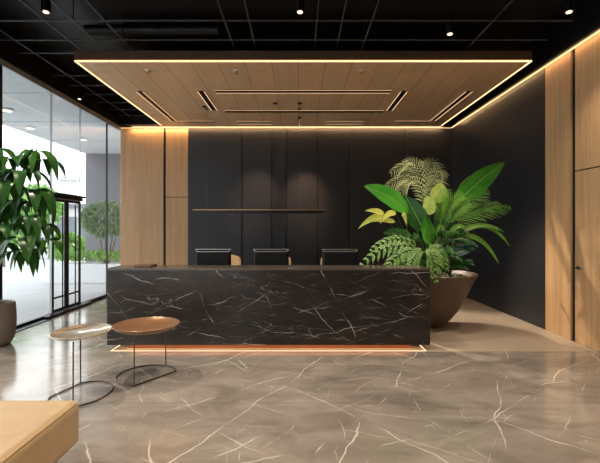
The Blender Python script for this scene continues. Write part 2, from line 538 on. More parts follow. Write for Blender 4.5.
# black metal double door set in the glass wall
d0, d1, dm = 7.45, 8.43, 7.93
door = bpy.data.objects.new('door_2', None); COL.objects.link(door); door.location = (XL, dm, 0); struct(door)
MB().box(XL - .12, XL + .12, d0 - .06, d1 + .0, 2.262, 2.30).build('canopy_plate', M['black_metal'], door, bevel=.004)
MB().box(XL - .05, XL + .05, d0 - .02, d1 + .02, 2.2, 2.26).build('header', M['black_metal'], door, bevel=.004)
MB().box(XL - .05, XL + .12, d0 - .3, d1 + .25, .0, .05).build('threshold', M['black_metal'], door, bevel=.004)
for a, b in ((d0, dm - .008), (dm + .008, d1)):
    fr = MB()
    fr.box(XL - .012, XL + .012, a, a + .055, .055, 2.195); fr.box(XL - .012, XL + .012, b - .055, b, .055, 2.195)
    fr.box(XL - .012, XL + .012, a + .055, b - .055, 2.145, 2.195); fr.box(XL - .012, XL + .012, a + .055, b - .055, .055, .1)
    fr.box(XL - .012, XL + .012, a + .055, b - .055, .30, .335)
    lf = fr.build('door_leaf', M['black_metal'], door)
    MB().box(XL - .005, XL + .005, a + .055, b - .055, .1, 2.145).build('glass_pane', M['glass'], lf)
    c = (a + b) / 2 + (.03 if a == d0 else -.03)
    MB().tube([(XL + .05, c, .1), (XL + .05, c, 2.1)], .012, 8).build('pull_bar', M['black_metal'], lf, smooth=True)
MB().box(XL - .01, XL + .17, 5.9, d0 - .3, .0, .012).build('trim_4', M['dark_frame'])['kind'] = 'structure'
MB().box(XL + .03, XL + .10, d1 + .3, YB, .0, .012).build('trim_5', M['dark_frame'])['kind'] = 'structure'

# ------------------------------------------------------------------ outside
struct(MB().box(-90, XL - .05, -30, 90, -.12, -.005).box(XL - .05, 30, -30, YF, -.12, -.005).build('ground', M['outside_ground']))
sf = MB().box(-7.56, XL - .03, -8, 14.2, ZC + .06, ZC + .30).build('ceiling_outside', M['soffit']); struct(sf)
for yy in (6.0, 7.8, 9.9, 12.0):
    MB().box(-7.5, XL - .1, yy, yy + .025, ZC + .052, ZC + .065).build('joint', M['grey_frame'], sf)
struct(MB().box(-7.56, -2.0, 14.2, 14.5, -.02, ZC + .30).build('wall_outside', M['grey_wall']))
lab = ['white disc light in the outdoor canopy ceiling, above the potted plant', 'white disc light in the outdoor canopy ceiling, between plant top and door', 'white disc light in the outdoor canopy ceiling, above the grey outdoor wall']
for (px, py, zz), L in zip(((7, 109, 0), (30, 127, 0), (83, 138.5, 0)), lab):
    h = ZC + .06 - CH; d = F * h / (CY - py); x = (px - CX) * d / F
    t = thing('canopy_downlight', (x, d, ZC + .06), L, 'ceiling light', 'lights in the outdoor canopy')
    MB().lathe([(.12, 0), (.13, -.03), (.11, -.04)], (x, d, ZC + .06), 24).build('housing', M['off_white'], t, smooth=True)
    MB().lathe([(.1, -.041), (.1, -.045)], (x, d, ZC + .06), 24).build('diffuser', emit('canopy_diffuser', (1, 1, .97), 1.2), t)

# white planter wall with shrubs
pb = MB()
y0, y1, xa, xb, hh = 11.9, 12.75, -7.75, -4.75, .56
poly = []
for i in range(13):
    a = PI / 2 + PI * i / 12
    poly.append((xa + .42 + .42 * math.cos(a), (y0 + y1) / 2 + .425 * math.sin(a)))
poly += [(xb, y0), (xb, y1)]
lo = [pb.bm.verts.new((x, y, -.005)) for x, y in poly]; hi = [pb.bm.verts.new((x, y, hh)) for x, y in poly]
pb.bm.faces.new(lo[::-1]); pb.bm.faces.new(hi)
for i in range(len(poly)): pb.bm.faces.new((lo[i], lo[(i + 1) % len(poly)], hi[(i + 1) % len(poly)], hi[i]))
tag(pb.build('outdoor_planter', M['white_planter'], origin=((xa + xb) / 2, 12.3, 0), bevel=.02), 'long low white planter with a rounded end outside the glass wall', 'planter')


def leafy(n, fn, size, mat, name, parent=None, origin=None):
    b = MB()
    for _ in range(n):
        c, out = fn()
        dv = (V(out) + V((random.uniform(-.8, .8), random.uniform(-.8, .8), random.uniform(-.6, .8)))).normalized()
        L = size * random.uniform(.6, 1.3)
        b.leaf(c, V(c) + dv * L * .5, V(c) + dv * L + V((0, 0, -.15 * L)), L * .5, (random.uniform(-1, 1), -1, random.uniform(-.3, 1)), n=2, across=1)
    return b.build(name, mat, parent, origin=origin)


def blob(c, r):
    def fn():
        while True:
            q = V((random.uniform(-1, 1), random.uniform(-1, 1), random.uniform(-1, 1)))
            if .3 < q.length < 1: break
        q = q.normalized() * (q.length ** .35)
        return V(c) + V((q.x * r[0], q.y * r[1], q.z * r[2])), q
    return fn


def shrubbox(x0, x1, y0, y1, z0, z1):
    def fn():
        q = V((random.uniform(x0, x1), random.uniform(y0, y1), z0 + (z1 - z0) * random.random() ** .6))
        return q, V((0, -.3, .8))
    return fn


tag(leafy(900, shrubbox(xa + .2, xb, 12.0, 12.65, .56, .86), .14, M['g_hedge'], 'planter_shrubs', origin=(-6.2, 12.3, .56)), 'low bright green shrubs growing in the long white outdoor planter', 'shrubs', kind='stuff')

tc = V(((106 - CX) * 12.5 / F, 12.5, 1.92))
t = thing('round_tree', (tc.x, tc.y, .562), 'small round-crowned tree in front of the grey outdoor wall', 'tree')
b = MB()
for dx, dy in ((-.1, 0), (.08, .06), (.02, -.08), (.16, 0)):
    b.tube([(tc.x + dx * .5, tc.y + dy, .562), (tc.x + dx * 1.3, tc.y + dy, 1.0), (tc.x + dx * 2.4, tc.y + dy * 2, 1.6)], .03, 6, taper=.012)
b.build('trunk', M['bark'], t, smooth=True)
leafy(2600, blob(tc, (.66, .6, .5)), .13, M['g_tree'], 'crown', t)


def bigtree(px, py, d, r, label, n=1300, name='garden_tree'):
    c = P(px, py, d)
    t = thing(name, (c.x, c.y, -.005), label, 'tree', 'trees beyond the forecourt')
    MB().tube([(c.x, c.y, -.005), (c.x + .05, c.y, c.z)], .12, 8, taper=.05).build('trunk', M['bark'], t, smooth=True)
    leafy(n, blob(c, r), .32, M['g_hedge'], 'crown', t)


bigtree(38, 206, 21, (1.0, .9, 1.0), 'bright green tree far outside, just left of the black door')
bigtree(2, 214, 17, (1.2, 1.0, 1.3), 'bright green tree far outside, behind the potted plant')
bigtree(68, 246, 22, (.75, .7, .55), 'low green bush-like tree seen through the black door')

bd = thing('pale_building', (P(64, 228, 27).x, 27, -.005), 'pale low building far outside behind the black glass door', 'building')
x0, x1 = P(28, 228, 27).x, P(92, 228, 27).x
MB().box(x0, x1, 27, 31, -.005, 3.0).build('wall', M['facade'], bd)
MB().box(x0 - .3, x1 + .3, 26.7, 31.3, 3.0, 3.25).build('roof', M['grey_wall'], bd)
for k in range(5):
    wx = x0 + .35 + k * (x1 - x0 - .3) / 5
    f = MB().box(wx, wx + .55, 26.96, 27.02, .9, 2.4).build('window', M['facade_window'], bd)
tw = thing('roof_tower', (P(65, 228, 33).x, 33, 0), 'pale narrow tower rising far behind the low pale building', 'tower')
x = P(65, 228, 33).x
MB().box(x - .5, x + .5, 33, 34, -.005, P(65, 180, 33).z).build('shaft', M['facade'], tw)
MB().box(x - .65, x + .65, 32.9, 34.1, P(65, 180, 33).z, P(65, 177, 33).z).build('cap', M['grey_frame'], tw)

# ------------------------------------------------------------------ suspended timber ceiling
RX0, RX1, RY0, RY1, RZ = -3.455, 3.60, 6.16, 10.08, 4.21
rt = thing('timber_ceiling_raft', (0, 8.1, RZ), 'large suspended timber ceiling panel with glowing warm edge above the desk', 'ceiling panel')
MB().box(RX0 + .03, RX1 - .03, RY0 + .03, RY1, RZ, RZ + .04).build('timber_board', M['raft'], rt)
e = MB()
e.box(RX0, RX1, RY0, RY0 + .025, RZ + .03, RZ + .16); e.box(RX0, RX0 + .025, RY0 + .025, RY1, RZ + .03, RZ + .16)
e.box(RX1 - .025, RX1, RY0 + .025, RY1, RZ + .03, RZ + .16)
e.build('fascia', M['raft_edge'], rt)
lw = .024
MB().box(RX0, RX1, RY0, RY0 + lw, RZ - .004, RZ + .010).build('led_strip', M['led'], rt)
MB().box(RX0, RX0 + .026, RY0 + lw, RY1 - .05, RZ - .004, RZ + .010).build('led_strip', M['led'], rt)
MB().box(RX1 - .026, RX1, RY0 + lw, RY1 - .05, RZ - .004, RZ + .010).build('led_strip', M['led'], rt)
for x in (-2.8, -.02, 1.02, 2.9):
    for y in (6.6, 9.6):
        MB().tube([(x, y, RZ + .04), (x, y, ZS)], .008, 6).build('hanger_rod', M['dark_frame'], rt)

# cove lights of the walls
cv = thing('cove_light', (0, YB - .02, ZC), 'long warm cove light strip along the top of the back wall', 'strip light', 'cove lights on the walls')
MB().box(XL + .03, XR - .02, YB - .035, YB - .006, ZC - .003, ZC + .012).build('light_strip', M['led_cove'], cv)
MB().box(XL + .03, XR - .02, YB - .05, YB - .036, ZC + .0, ZC + .035).build('channel', M['dark_frame'], cv)
cv = thing('cove_light', (XR - .02, 4, ZC), 'long warm cove light strip along the top of the right wall', 'strip light', 'cove lights on the walls')
MB().box(XR - .035, XR - .006, 1.0, YB - .05, ZC - .003, ZC + .012).build('light_strip', M['led_cove'], cv)
MB().box(XR - .05, XR - .036, 1.0, YB - .05, ZC + .006, ZC + .035).build('channel', M['dark_frame'], cv)


# recessed slot lights under the raft
def slot(name_l, x0, x1, y0, y1, edges='both'):
    c = V(((x0 + x1) / 2, (y0 + y1) / 2, RZ))
    t = thing('ceiling_slot_light', c, name_l, 'slot light', 'slot lights in the timber ceiling')
    MB().box(x0, x1, y0, y1, RZ - .012, RZ - .001).build('channel', M['black_metal'], t)
    w = .012
    if x1 - x0 > y1 - y0:
        w = .007
        if edges in ('both', 'near'): MB().box(x0, x1, y0 - .001, y0 + w, RZ - .017, RZ - .012).build('light_strip', M['led_slot'], t)
        if edges in ('both', 'far'): MB().box(x0, x1, y1 - w, y1 + .001, RZ - .017, RZ - .012).build('light_strip', M['led_slot'], t)
    else:
        MB().box(x0 - .001, x0 + w, y0, y1, RZ - .017, RZ - .012).build('light_strip', M['led_slot'], t)
        MB().box(x1 - w, x1 + .001, y0, y1, RZ - .017, RZ - .012).build('light_strip', M['led_slot'], t)


sw = .065
slot('long slot light running front to back near left edge of timber ceiling', -2.98 - sw, -2.98 + sw, 7.5, 9.55)
slot('short slot light running front to back, left of the two long crosswise slots', -1.83 - sw, -1.83 + sw, 7.5, 8.68)
slot('longest crosswise slot light in timber ceiling, nearer the front glowing edge', -1.56, 1.74, 7.43, 7.59)
slot('crosswise slot light in the timber ceiling directly over the pendant bar', -1.62, 1.86, 8.70, 8.86, 'near')
slot('crosswise slot light at back left, joining the long left slot', -2.91, -2.02, 9.56, 9.70, 'near')
slot('short crosswise slot light at the back, left of ceiling middle', -1.5, -.66, 9.62, 9.84)
slot('short crosswise slot light at the back, right of ceiling middle', .64, 1.57, 9.62, 9.84)
slot('short slot light running front to back, right of the two long crosswise slots', 1.98 - sw, 1.98 + sw, 7.5, 8.72)
slot('long slot light running front to back near right edge of timber ceiling', 3.2 - sw, 3.2 + sw, 7.5, 9.55)
slot('crosswise slot light at back right, joining the long right slot', 2.32, 3.13, 9.56, 9.70, 'near')

for x, w_ in ((-2.45, 'left of the other two'), (-1.01, 'between the other two'), (1.025, 'right of the other two')):
    t = thing('ceiling_sprinkler', (x, 6.52, RZ), 'small pale sprinkler head under timber ceiling, ' + w_, 'sprinkler', 'sprinklers under the timber ceiling')
    MB().lathe([(.05, 0), (.05, -.008), (.02, -.018)], (x, 6.52, RZ), 20).build('escutcheon', M['off_white'], t, smooth=True)
    MB().lathe([(.014, -.018), (.014, -.05), (.035, -.052), (.035, -.058)], (x, 6.52, RZ), 16).build('deflector', M['brass'], t)
for x, y, w_ in ((-.48, 8.22, 'left of the pair between the two long slots'), (.025, 8.22, 'right of the pair between the two long slots'), (.025, 9.3, 'between the two short back slots'), (-1.99, 8.45, 'beside the short left front-to-back slot')):
    t = thing('recessed_ceiling_spot', (x, y, RZ), 'tiny black ceiling spot in timber ceiling, ' + w_, 'spotlight', 'black spots in the timber ceiling')
    MB().lathe([(.045, 0), (.045, -.02), (.034, -.02), (.03, -.006)], (x, y, RZ), 20).build('ring', M['black_metal'], t)
    MB().lathe([(.028, -.007), (.028, -.012)], (x, y, RZ), 16).build('lens', M['dark_frame'], t)

# ------------------------------------------------------------------ metal grid under the black ceiling
gz0, gz1 = 4.43, 4.446
gr = thing('ceiling_grid', (0, 6, gz0), 'thin grey metal bar grid hanging under the black ceiling', 'ceiling grid')
for x, y0, y1 in ((-4.217, 2, 10.0), (-3.417, 2, 6.6), (-3.04, 2, 5.97), (-2.615, 2, 6.5), (-1.0, 2, 6.3), (-.668, 2, 6.4), (.25, 2, 6.4), (.59, 2, 6.4), (.99, 2, 6.5), (2.63, 2, 6.3)):
    MB().box(x - .008, x + .008, y0, y1, gz0, gz1).build('bar', M['grid'], gr)
for y in (3.8, 4.34, 4.88, 5.40, 5.957):
    MB().box(-4.5, 3.7, y - .008, y + .008, gz0 + .002, gz1 + .003).build('bar', M['grid'], gr)
MB().box(-4.5, -2.8, 6.40 - .008, 6.40 + .008, gz0 + .002, gz1 + .003).build('bar', M['grid'], gr)
for y, xa_ in ((7.35, -4.5), (7.86, -4.5), (8.38, -4.5), (8.92, -4.5), (9.45, -4.5), (9.95, -4.5)):
    MB().box(xa_, -3.2, y - .008, y + .008, gz0 + .002, gz1 + .003).build('bar', M['grid'], gr)
for x, y in ((-4.217, 3.8), (-3.417, 4.88), (-3.04, 5.4), (-2.615, 5.957), (-4.217, 6.4), (-4.217, 8.38), (-4.217, 9.45), (.25, 4.88), (.99, 5.957), (-1.0, 5.957), (2.63, 5.4), (2.63, 3.8)):
    MB().tube([(x, y, gz1), (x, y, ZS)], .006, 6).build('hanger_rod', M['black_metal'], gr)
# dark service duct above the grid
t = thing('ceiling_duct', (-2.0, 6.1, 4.6), 'black air duct running above the metal grid near front of timber panel', 'duct')
MB().tube([(-3.2, 6.02, 4.62), (-1.2, 6.02, 4.62)], .075, 16).build('duct_tube', M['black_metal'], t, smooth=True)
for x in (-2.9, -1.6): MB().box(x - .015, x + .015, 6.0, 6.04, 4.69, ZS).build('strap', M['black_metal'], t)

WARM = (1, .86, .68)
sp = [(46, 12, 4.93, 'black cylinder ceiling spotlight at upper left, among the metal bars'),
      (300, 12, 4.93, 'ceiling spotlight glowing straight above the desk middle'),
      (450, 34, 5.48, 'ceiling spotlight glowing near the right front of the timber panel'),
      (569, 12, 4.93, 'ceiling spotlight glowing at upper right, close to the right wall'),
      (79.5, 99, 8.0, 'small ceiling spotlight by the top of the glass wall')]
for px, py, d, L in sp:
    p = P(px, py, d)
    t = thing('ceiling_spotlight', (p.x, p.y, p.z), L, 'spotlight', 'spotlights under the black ceiling')
    r = .055 if d < 6 else .04
    MB().lathe([(r, 0), (r, .16), (r * .5, .17)], p, 24).build('housing', M['black_metal'], t, smooth=True)
    MB().lathe([(r * .58, -.006), (r * .58, .004)], p, 20).build('lens', M['lens'], t)
    MB().tube([p + V((0, 0, .16)), V((p.x, p.y, ZS))], .008, 6).build('stem', M['black_metal'], t)
    lamp('SPOT', 'spotlight_lamp', p + V((0, 0, -.03)), (p.x, p.y + .2, 0), 30 if d > 6 else 60 if px > 560 else 80 if px > 400 else 190, WARM, .04, 95, .8)

for x, y in ((-3.1, 2.2), (0, 2.2), (3.2, 2.2), (-1.6, -.6), (1.6, -.6)):  # extra spotlights out of view, added to brighten floor and room
    t = thing('ceiling_spotlight', (x, y, 4.3), 'black cylinder ceiling spotlight overhead in front of the desk', 'spotlight', 'spotlights overhead')
    p = V((x, y, 4.3))
    MB().lathe([(.055, 0), (.055, .16), (.03, .17)], p, 24).build('housing', M['black_metal'], t, smooth=True)
    MB().lathe([(.04, -.006), (.04, .004)], p, 20).build('lens', M['lens'], t)
    MB().tube([p + V((0, 0, .16)), V((x, y, ZS))], .008, 6).build('stem', M['black_metal'], t)
    lamp('SPOT', 'spotlight_lamp', p + V((0, 0, -.03)), (x, y + .2, 0), 70 if x > 3 else 150, WARM, .04, 110, .8)

# ------------------------------------------------------------------ pendant bar
pd = 8.6
pn = thing('pendant_bar_light', (-.8, pd, 2.03), 'long thin gold and black bar lamp hanging in front of dark wall', 'pendant lamp')
MB().box(-2.268, .591, pd - .03, pd + .03, 2.025, 2.036).build('gold_rail', M['gold'], pn)
MB().box(-1.73, .52, pd - .028, pd + .028, 1.955, 2.012).build('light_body', M['black_metal'], pn, bevel=.003)
MB().box(-1.6, .42, pd - .018, pd + .018, 1.950, 1.9545).build('diffuser', M['dark_frame'], pn)
MB().box(-1.5, -1.44, pd - .02, pd + .02, 2.01, 2.026).build('bracket', M['black_metal'], pn)
MB().box(.24, .30, pd - .02, pd + .02, 2.01, 2.026).build('bracket', M['black_metal'], pn)
for x in (-1.976, .0215):
    MB().tube([(x, pd, 2.04), (x, pd, RZ - .001)], .0022, 6).build('wire', M['grid'], pn)
    MB().lathe([(.03, 0), (.03, -.02), (.008, -.03)], (x, pd, RZ), 16).build('ceiling_cup', M['black_metal'], pn)

# ------------------------------------------------------------------ reception desk
DX0, DX1, DY, DZ = -2.572, 1.768, 5.37, 1.10
dk = thing('reception_desk', (-.4, 5.6, 0), 'long reception desk of black white-veined marble floating over a glowing base', 'reception desk')
body = MB().box(DX0, DX1, DY, DY + .04, .068, DZ - .03)
body.box(DX0, DX0 + .04, DY + .04, 5.82, .068, DZ - .03); body.box(DX1 - .04, DX1, DY + .04, 5.82, .068, DZ - .03)
body.box(DX0 + .04, DX1 - .04, 5.78, 5.82, .068, DZ - .03)
body.build('marble_front', M['desk'], dk, bevel=.002, segs=1)
MB().box(DX0 + .04, DX1 - .04, DY + .04, 5.78, .092, .11).build('underside', M['groove'], dk)
MB().box(DX0, DX1, DY, 5.82, DZ - .03, DZ).build('counter_top', M['counter'], dk, bevel=.003, segs=2)
MB().box(-2.30, 1.53, 5.45, 5.76, .005, .092).build('plinth', M['plinth'], dk)
l_ = MB(); l_.box(-2.50, 1.70, 5.315, 5.328, .005, .009); l_.box(-2.50, -2.488, 5.328, 5.7, .005, .009); l_.box(1.688, 1.70, 5.328, 5.7, .005, .010)
l_.build('led_strip', M['led_base'], dk)
l_ = MB(); l_.box(-2.45, 1.66, 5.4105, 5.422, .083, .091); l_.build('led_strip', M['led_under'], dk)
MB().box(-2.3, 1.15, 5.82, 6.42, .71, .74).build('worktop', M['counter'], dk, bevel=.003)
for x in (-2.28, -.6, 1.09):
    MB().box(x, x + .04, 5.84, 6.2, .005, .71).build('support_panel', M['dark'], dk)
MB().lathe([(.02, 0), (.02, .006)], (-1.0, 5.7, DZ), 12).bm.free()

fo = tag(MB().box(-2.26, -2.03, 5.5, 5.74, DZ, DZ + .03).build('document_tray', M['folder'], origin=(-2.15, 5.6, DZ), bevel=.006), 'flat brown tray lying at the left end of the marble counter', 'tray')

# monitors
MY = 6.05
mons = [(213.3, 'leftmost black monitor on the desk, with chair back on its right'), (271.1, 'middle black monitor on the desk, between the other two'), (339.8, 'rightmost black monitor on the desk, nearest the big planter')]


def make_monitor(x, L):
    t = thing('computer_monitor', (x, MY + .05, .74), L, 'monitor', 'monitors behind the counter')
    w, zt, zb = .268, 1.315, .955
    MB().box(x - w, x + w, MY, MY + .012, zb, zt).build('bezel', M['monitor'], t)
    MB().box(x - w, x + w, MY - .004, MY + .012, zt + .0005, zt + .006).build('top_edge', M['silver'], t)
    for sg in (-1, 1):
        MB().tube([(x + sg * (w - .002), MY - .004, zt - .001), (x + sg * (w - .03), MY - .033, zt - .03)], .0035, 6).build('corner_edge', M['silver'], t)
    MB().box(x - w + .03, x + w - .03, MY - .033, MY - .027, zt - .034, zt - .029).build('shell_edge', M['silver'], t)
    b = MB(); bm = b.bm
    f0 = [(x - w + .004, MY - .001, zb + .004), (x + w - .004, MY - .001, zb + .004), (x + w - .004, MY - .001, zt - .004), (x - w + .004, MY - .001, zt - .004)]
    i = .03
    f1 = [(x - w + i, MY - .03, zb + i), (x + w - i, MY - .03, zb + i), (x + w - i, MY - .03, zt - i), (x - w + i, MY - .03, zt - i)]
    a = [bm.verts.new(q) for q in f0]; c = [bm.verts.new(q) for q in f1]
    bm.faces.new(a); bm.faces.new(c)
    for k in range(4): bm.faces.new((a[k], a[(k + 1) % 4], c[(k + 1) % 4], c[k]))
    b.build('back_shell', M['monitor'], t)
    MB().box(x - w + .01, x + w - .01, MY + .0125, MY + .014, zb + .01, zt - .01).build('screen', M['screen'], t)
    MB().box(x - .035, x + .035, MY - .05, MY - .031, .7525, 1.12).build('stand', M['monitor'], t, bevel=.004)
    MB().box(x - .12, x + .12, MY - .09, MY + .1, .7412, .752).build('base', M['silver'], t, bevel=.004)
    return t


m0 = None
for px, L in mons:
    x = (px - CX) * MY / F
    if m0 is None: m0 = make_monitor(x, L)
    else:
        c = copy_tree(m0); c.location.x = x; c['label'] = L


# chairs
def make_chair(x, y, L):
    t = thing('office_chair', (x, y, .005), L, 'chair', 'chairs behind the desk')
    b = MB(); bm = b.bm; rows = []
    for i in range(11):
        z = .62 + .565 * i / 10
        k = (i / 10)
        half = .252 * (1 - max(0, (k - .75) / .25) ** 3 * .16) * (1 - .12 * (1 - k))
        row = []
        for j in range(11):
            u = -1 + 2 * j / 10
            row.append(bm.verts.new((x + half * u, y + .24 + .05 * k - .09 * u * u, z - (.03 * u * u * k ** 4))))
        rows.append(row)
    for A, B in zip(rows, rows[1:]):
        for j in range(10): bm.faces.new((A[j], A[j + 1], B[j + 1], B[j]))
    b.build('backrest', M['chair'], t, smooth=True, solid=.045, sub=1)
    MB().box(x - .235, x + .235, y - .22, y + .2, .5, .58).build('seat', M['chair'], t, bevel=.035)
    MB().tube([(x, y + .16, .5), (x, y + .3, .56), (x, y + .3, .8)], .018, 8).build('back_bracket', M['dark_frame'], t, smooth=True)
    MB().tube([(x, y, .12), (x, y, .5)], .028, 12).build('gas_column', M['silver'], t, smooth=True)
    for q in range(5):
        a = 2 * PI * q / 5 + .3
        e = V((x + .28 * math.cos(a), y + .28 * math.sin(a), .075))
        lg = MB().tube([(x, y, .13), tuple(e)], .022, 8, taper=.015).build('leg', M['dark_frame'], t, smooth=True)
        MB().lathe([(.028, -.012), (.03, 0), (.028, .012)], (e.x, e.y, .035), 14, 'x').build('caster', M['black_metal'], lg)
    return t


c0 = None
for x, L in ((-1.215, 'tan chair with its back showing right of the leftmost monitor'), (-.36, 'tan chair peeking out right of the middle monitor'), (.61, 'tan chair peeking out left of the rightmost monitor')):
    if c0 is None: c0 = make_chair(x, 6.66, L)
    else:
        c = copy_tree(c0); c.location.x = x; c['label'] = L


# ------------------------------------------------------------------ side tables
def side_table(cx, cy, r, zt, rt_, a1, a0, legs, tray, name_l, deep, ex=1.0):
    """base ring is a circle cut by a straight chord from angle a0 to a1"""
    t = thing('side_table', (cx, cy, 0), name_l, 'side table', 'side tables by the leather bench')
    pts = []
    n = 44
    A0, A1 = math.radians(a0), math.radians(a1)
    span = (A0 - A1) % (2 * PI)
    for i in range(n + 1):
        a = A1 + span * i / n
        pts.append(V((cx + ex * r * math.cos(a), cy + r * math.sin(a), .009)))
    s, e = pts[-1], pts[0]
    for k in range(1, 6): pts.append(s.lerp(e, k / 6))
    MB().tube(pts, .007, 8, closed=True).build('base_ring', M['bronze_rod'], t, smooth=True)
    for a in legs:
        a = math.radians(a)
        MB().tube([(cx + ex * r * math.cos(a), cy + r * math.sin(a), .012), (cx + ex * r * .98 * math.cos(a), cy + r * .98 * math.sin(a), zt - .004)], .0065, 8).build('leg', M['bronze_rod'], t, smooth=True)
    R = rt_
    if deep:
        prof = [(.01, -.001), (R * .5, .0), (R * .74, .014), (R * .92, .042), (R, .068), (R - .006, .072), (R * .9, .050), (R * .72, .024), (R * .48, .010), (.01, .008)]
    else:
        prof = [(.01, -.001), (R * .93, .0), (R, .014), (R, .022), (R - .008, .024), (R * .93, .012), (.01, .010)]
    b = MB().lathe(prof, (cx, cy, zt), 56)
    for v in b.bm.verts: v.co.x = cx + (v.co.x - cx) * ex
    b.build('tray_top', M[tray], t, smooth=True, angle=60)
    return t


side_table(-2.14, 3.95, .315, .605, .31, 195, 123, (288, 125), 'pale_tray', 'side table with pale polished round tray, partly behind the leather bench', False, .85)
side_table(-1.69, 4.45, .315, .505, .355, 21, 268, (268, 68), 'copper_tray', 'side table with copper-coloured dished round tray, near the desk corner', True)

# ------------------------------------------------------------------ leather bench
bn = thing('leather_bench', (-2.5, 1.9, 0), 'tan leather bench at the bottom left corner, beside the side tables', 'bench')
MB().box(-3.9, -1.49, 1.0, 2.75, .17, .467).build('cushion', M['leather'], bn, bevel=.05, segs=5)
pts = []
x0, x1, y0, y1, rr = -3.9 + .014, -1.49 - .014, 1.0 + .014, 2.75 - .014, .05
for cx_, cy_, s in ((x1 - rr, y1 - rr, 0), (x0 + rr, y1 - rr, 1), (x0 + rr, y0 + rr, 2), (x1 - rr, y0 + rr, 3)):
    for k in range(6):
        a = s * PI / 2 + PI / 2 * k / 5
        pts.append((cx_ + rr * math.cos(a), cy_ + rr * math.sin(a), .453))
MB().tube(pts, .007, 8, closed=True).build('piping', M['leather'], bn, smooth=True)
MB().box(-3.8, -1.6, 1.1, 2.64, .12, .17).build('base_frame', M['black_metal'], bn)
for x in (-3.75, -1.66):
    for y in (1.15, 2.58):
        MB().box(x - .02, x + .02, y - .02, y + .02, 0, .12).build('leg', M['black_metal'], bn)

# ------------------------------------------------------------------ big bowl planter
BC = V((2.205, 6.7, .005))
bp = thing('bowl_planter', BC, 'big taupe bowl planter standing behind the right end of desk', 'planter')
R = .735
prof = [(.16, 0), (.20, .02), (.32, .13), (.43, .27), (.52, .43), (.60, .60), (.68, .78), (R, .875), (R, .89), (R - .045, .89), (R - .08, .84), (R - .12, .80), (.02, .80)]
MB().lathe(prof, BC, 64).build('bowl', M['taupe'], bp, smooth=True, angle=50)
MB().lathe([(.02, .80), (R - .125, .801), (R - .11, .83), (.02, .835)], BC, 48).build('soil', M['soil'], bp)
pb = MB()
for i in range(170):
    a = random.uniform(0, 2 * PI); rr = math.sqrt(random.random()) * .56
    pb.ball(BC + V((rr * math.cos(a), rr * math.sin(a), .845)), random.uniform(.018, .034), 1, (1, 1, .7))
tag(pb.build('white_pebbles', M['pebble'], origin=BC + V((0, 0, .835)), smooth=True), 'white pebbles covering the soil of the big bowl planter', 'pebbles', kind='stuff')

TOP = BC.z + .845


def root(dx, dy): return V((BC.x + dx, BC.y + dy, TOP - .005))


def bez(p0, p1, p2, n=8): return [p0 * (1 - t) ** 2 + p1 * 2 * t * (1 - t) + p2 * t * t for t in [i / n for i in range(n + 1)]]


FACE = V((0, -1, .45))


def blade(parent, p0, p2, w, bow, nrm=FACE, mat='g_banana', prof='ell', rib=True, fold=.2, wave=.05, n=14):
    p1 = (V(p0) + V(p2)) / 2 + V(bow)
    b = MB(); b.leaf(p0, p1, p2, w, nrm, fold, n, prof, wave, 3)
    o = b.build('leaf', M[mat], parent, smooth=True, angle=180)
    if rib:
        MB().tube([q + V((0, -.004, .0)) for q in bez(V(p0), p1, V(p2) * .98 + V(p0) * .02, 10)], .007, 6, taper=.002).build('midrib', M['g_rib'], o, smooth=True)
    return o


def stalk(parent, p0, p2, r=.012, bow=(0, 0, 0), mat='stem'):
    MB().tube(bez(V(p0), (V(p0) + V(p2)) / 2 + V(bow), V(p2), 8), r, 7, taper=r * .6).build('stalk', M[mat], parent, smooth=True)


def frond(b, p0, p1, p2, n, L, w, nrm, droop=.25, ang=.75, taper=True):
    p0, p1, p2 = V(p0), V(p1), V(p2)
    for i in range(n):
        t = .12 + .88 * i / (n - 1)
        c = p0 * (1 - t) ** 2 + p1 * 2 * t * (1 - t) + p2 * t * t
        tan = ((p1 - p0) * (1 - t) + (p2 - p1) * t).normalized()
        side = tan.cross(V(nrm)).normalized()
        ll = L * (math.sin(PI * (.12 + .85 * t)) ** .6 if taper else 1) * random.uniform(.85, 1.1)
        for sg in (-1, 1):
            dv = (side * sg * math.sin(ang) + tan * math.cos(ang) + V(nrm) * random.uniform(-.1, .15)).normalized()
            e = c + dv * ll + V((0, 0, -droop * ll))
            b.leaf(c, c + dv * ll * .55 + V((0, 0, .02 * ll)), e, w, V(nrm), .1, 4, 'lance', across=1)


# big paddle-leaved plant
bt = thing('banana_plant', root(.02, .05), 'tall plant with huge glossy green paddle leaves in the bowl planter', 'plant')
r0 = root(.02, .05)
q = P(453, 207, 6.85); stalk(bt, r0, q, .018, (-.05, 0, .1)); blade(bt, q, P(505, 162, 6.75), .36, (-.05, -.05, .06), V((.25, -1, .35)))
q = P(409, 213, 6.7); stalk(bt, r0, q, .016, (.05, 0, .1)); blade(bt, q, P(364, 186, 6.55), .34, (.0, -.05, .10), V((-.1, -1, .55)))
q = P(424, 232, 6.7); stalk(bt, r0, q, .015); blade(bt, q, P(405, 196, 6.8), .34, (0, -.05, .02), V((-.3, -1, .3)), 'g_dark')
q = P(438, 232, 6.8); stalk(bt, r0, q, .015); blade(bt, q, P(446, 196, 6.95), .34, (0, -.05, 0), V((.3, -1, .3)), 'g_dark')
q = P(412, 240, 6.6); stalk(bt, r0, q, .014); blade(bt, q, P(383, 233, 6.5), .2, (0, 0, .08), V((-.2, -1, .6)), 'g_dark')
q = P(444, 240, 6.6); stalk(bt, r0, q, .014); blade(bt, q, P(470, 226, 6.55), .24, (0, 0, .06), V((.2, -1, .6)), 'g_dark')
q = P(430, 245, 6.45); stalk(bt, r0, q, .012); blade(bt, q, P(424, 215, 6.4), .24, (0, -.04, 0), V((.1, -1, .3)), 'g_banana', wave=.1)

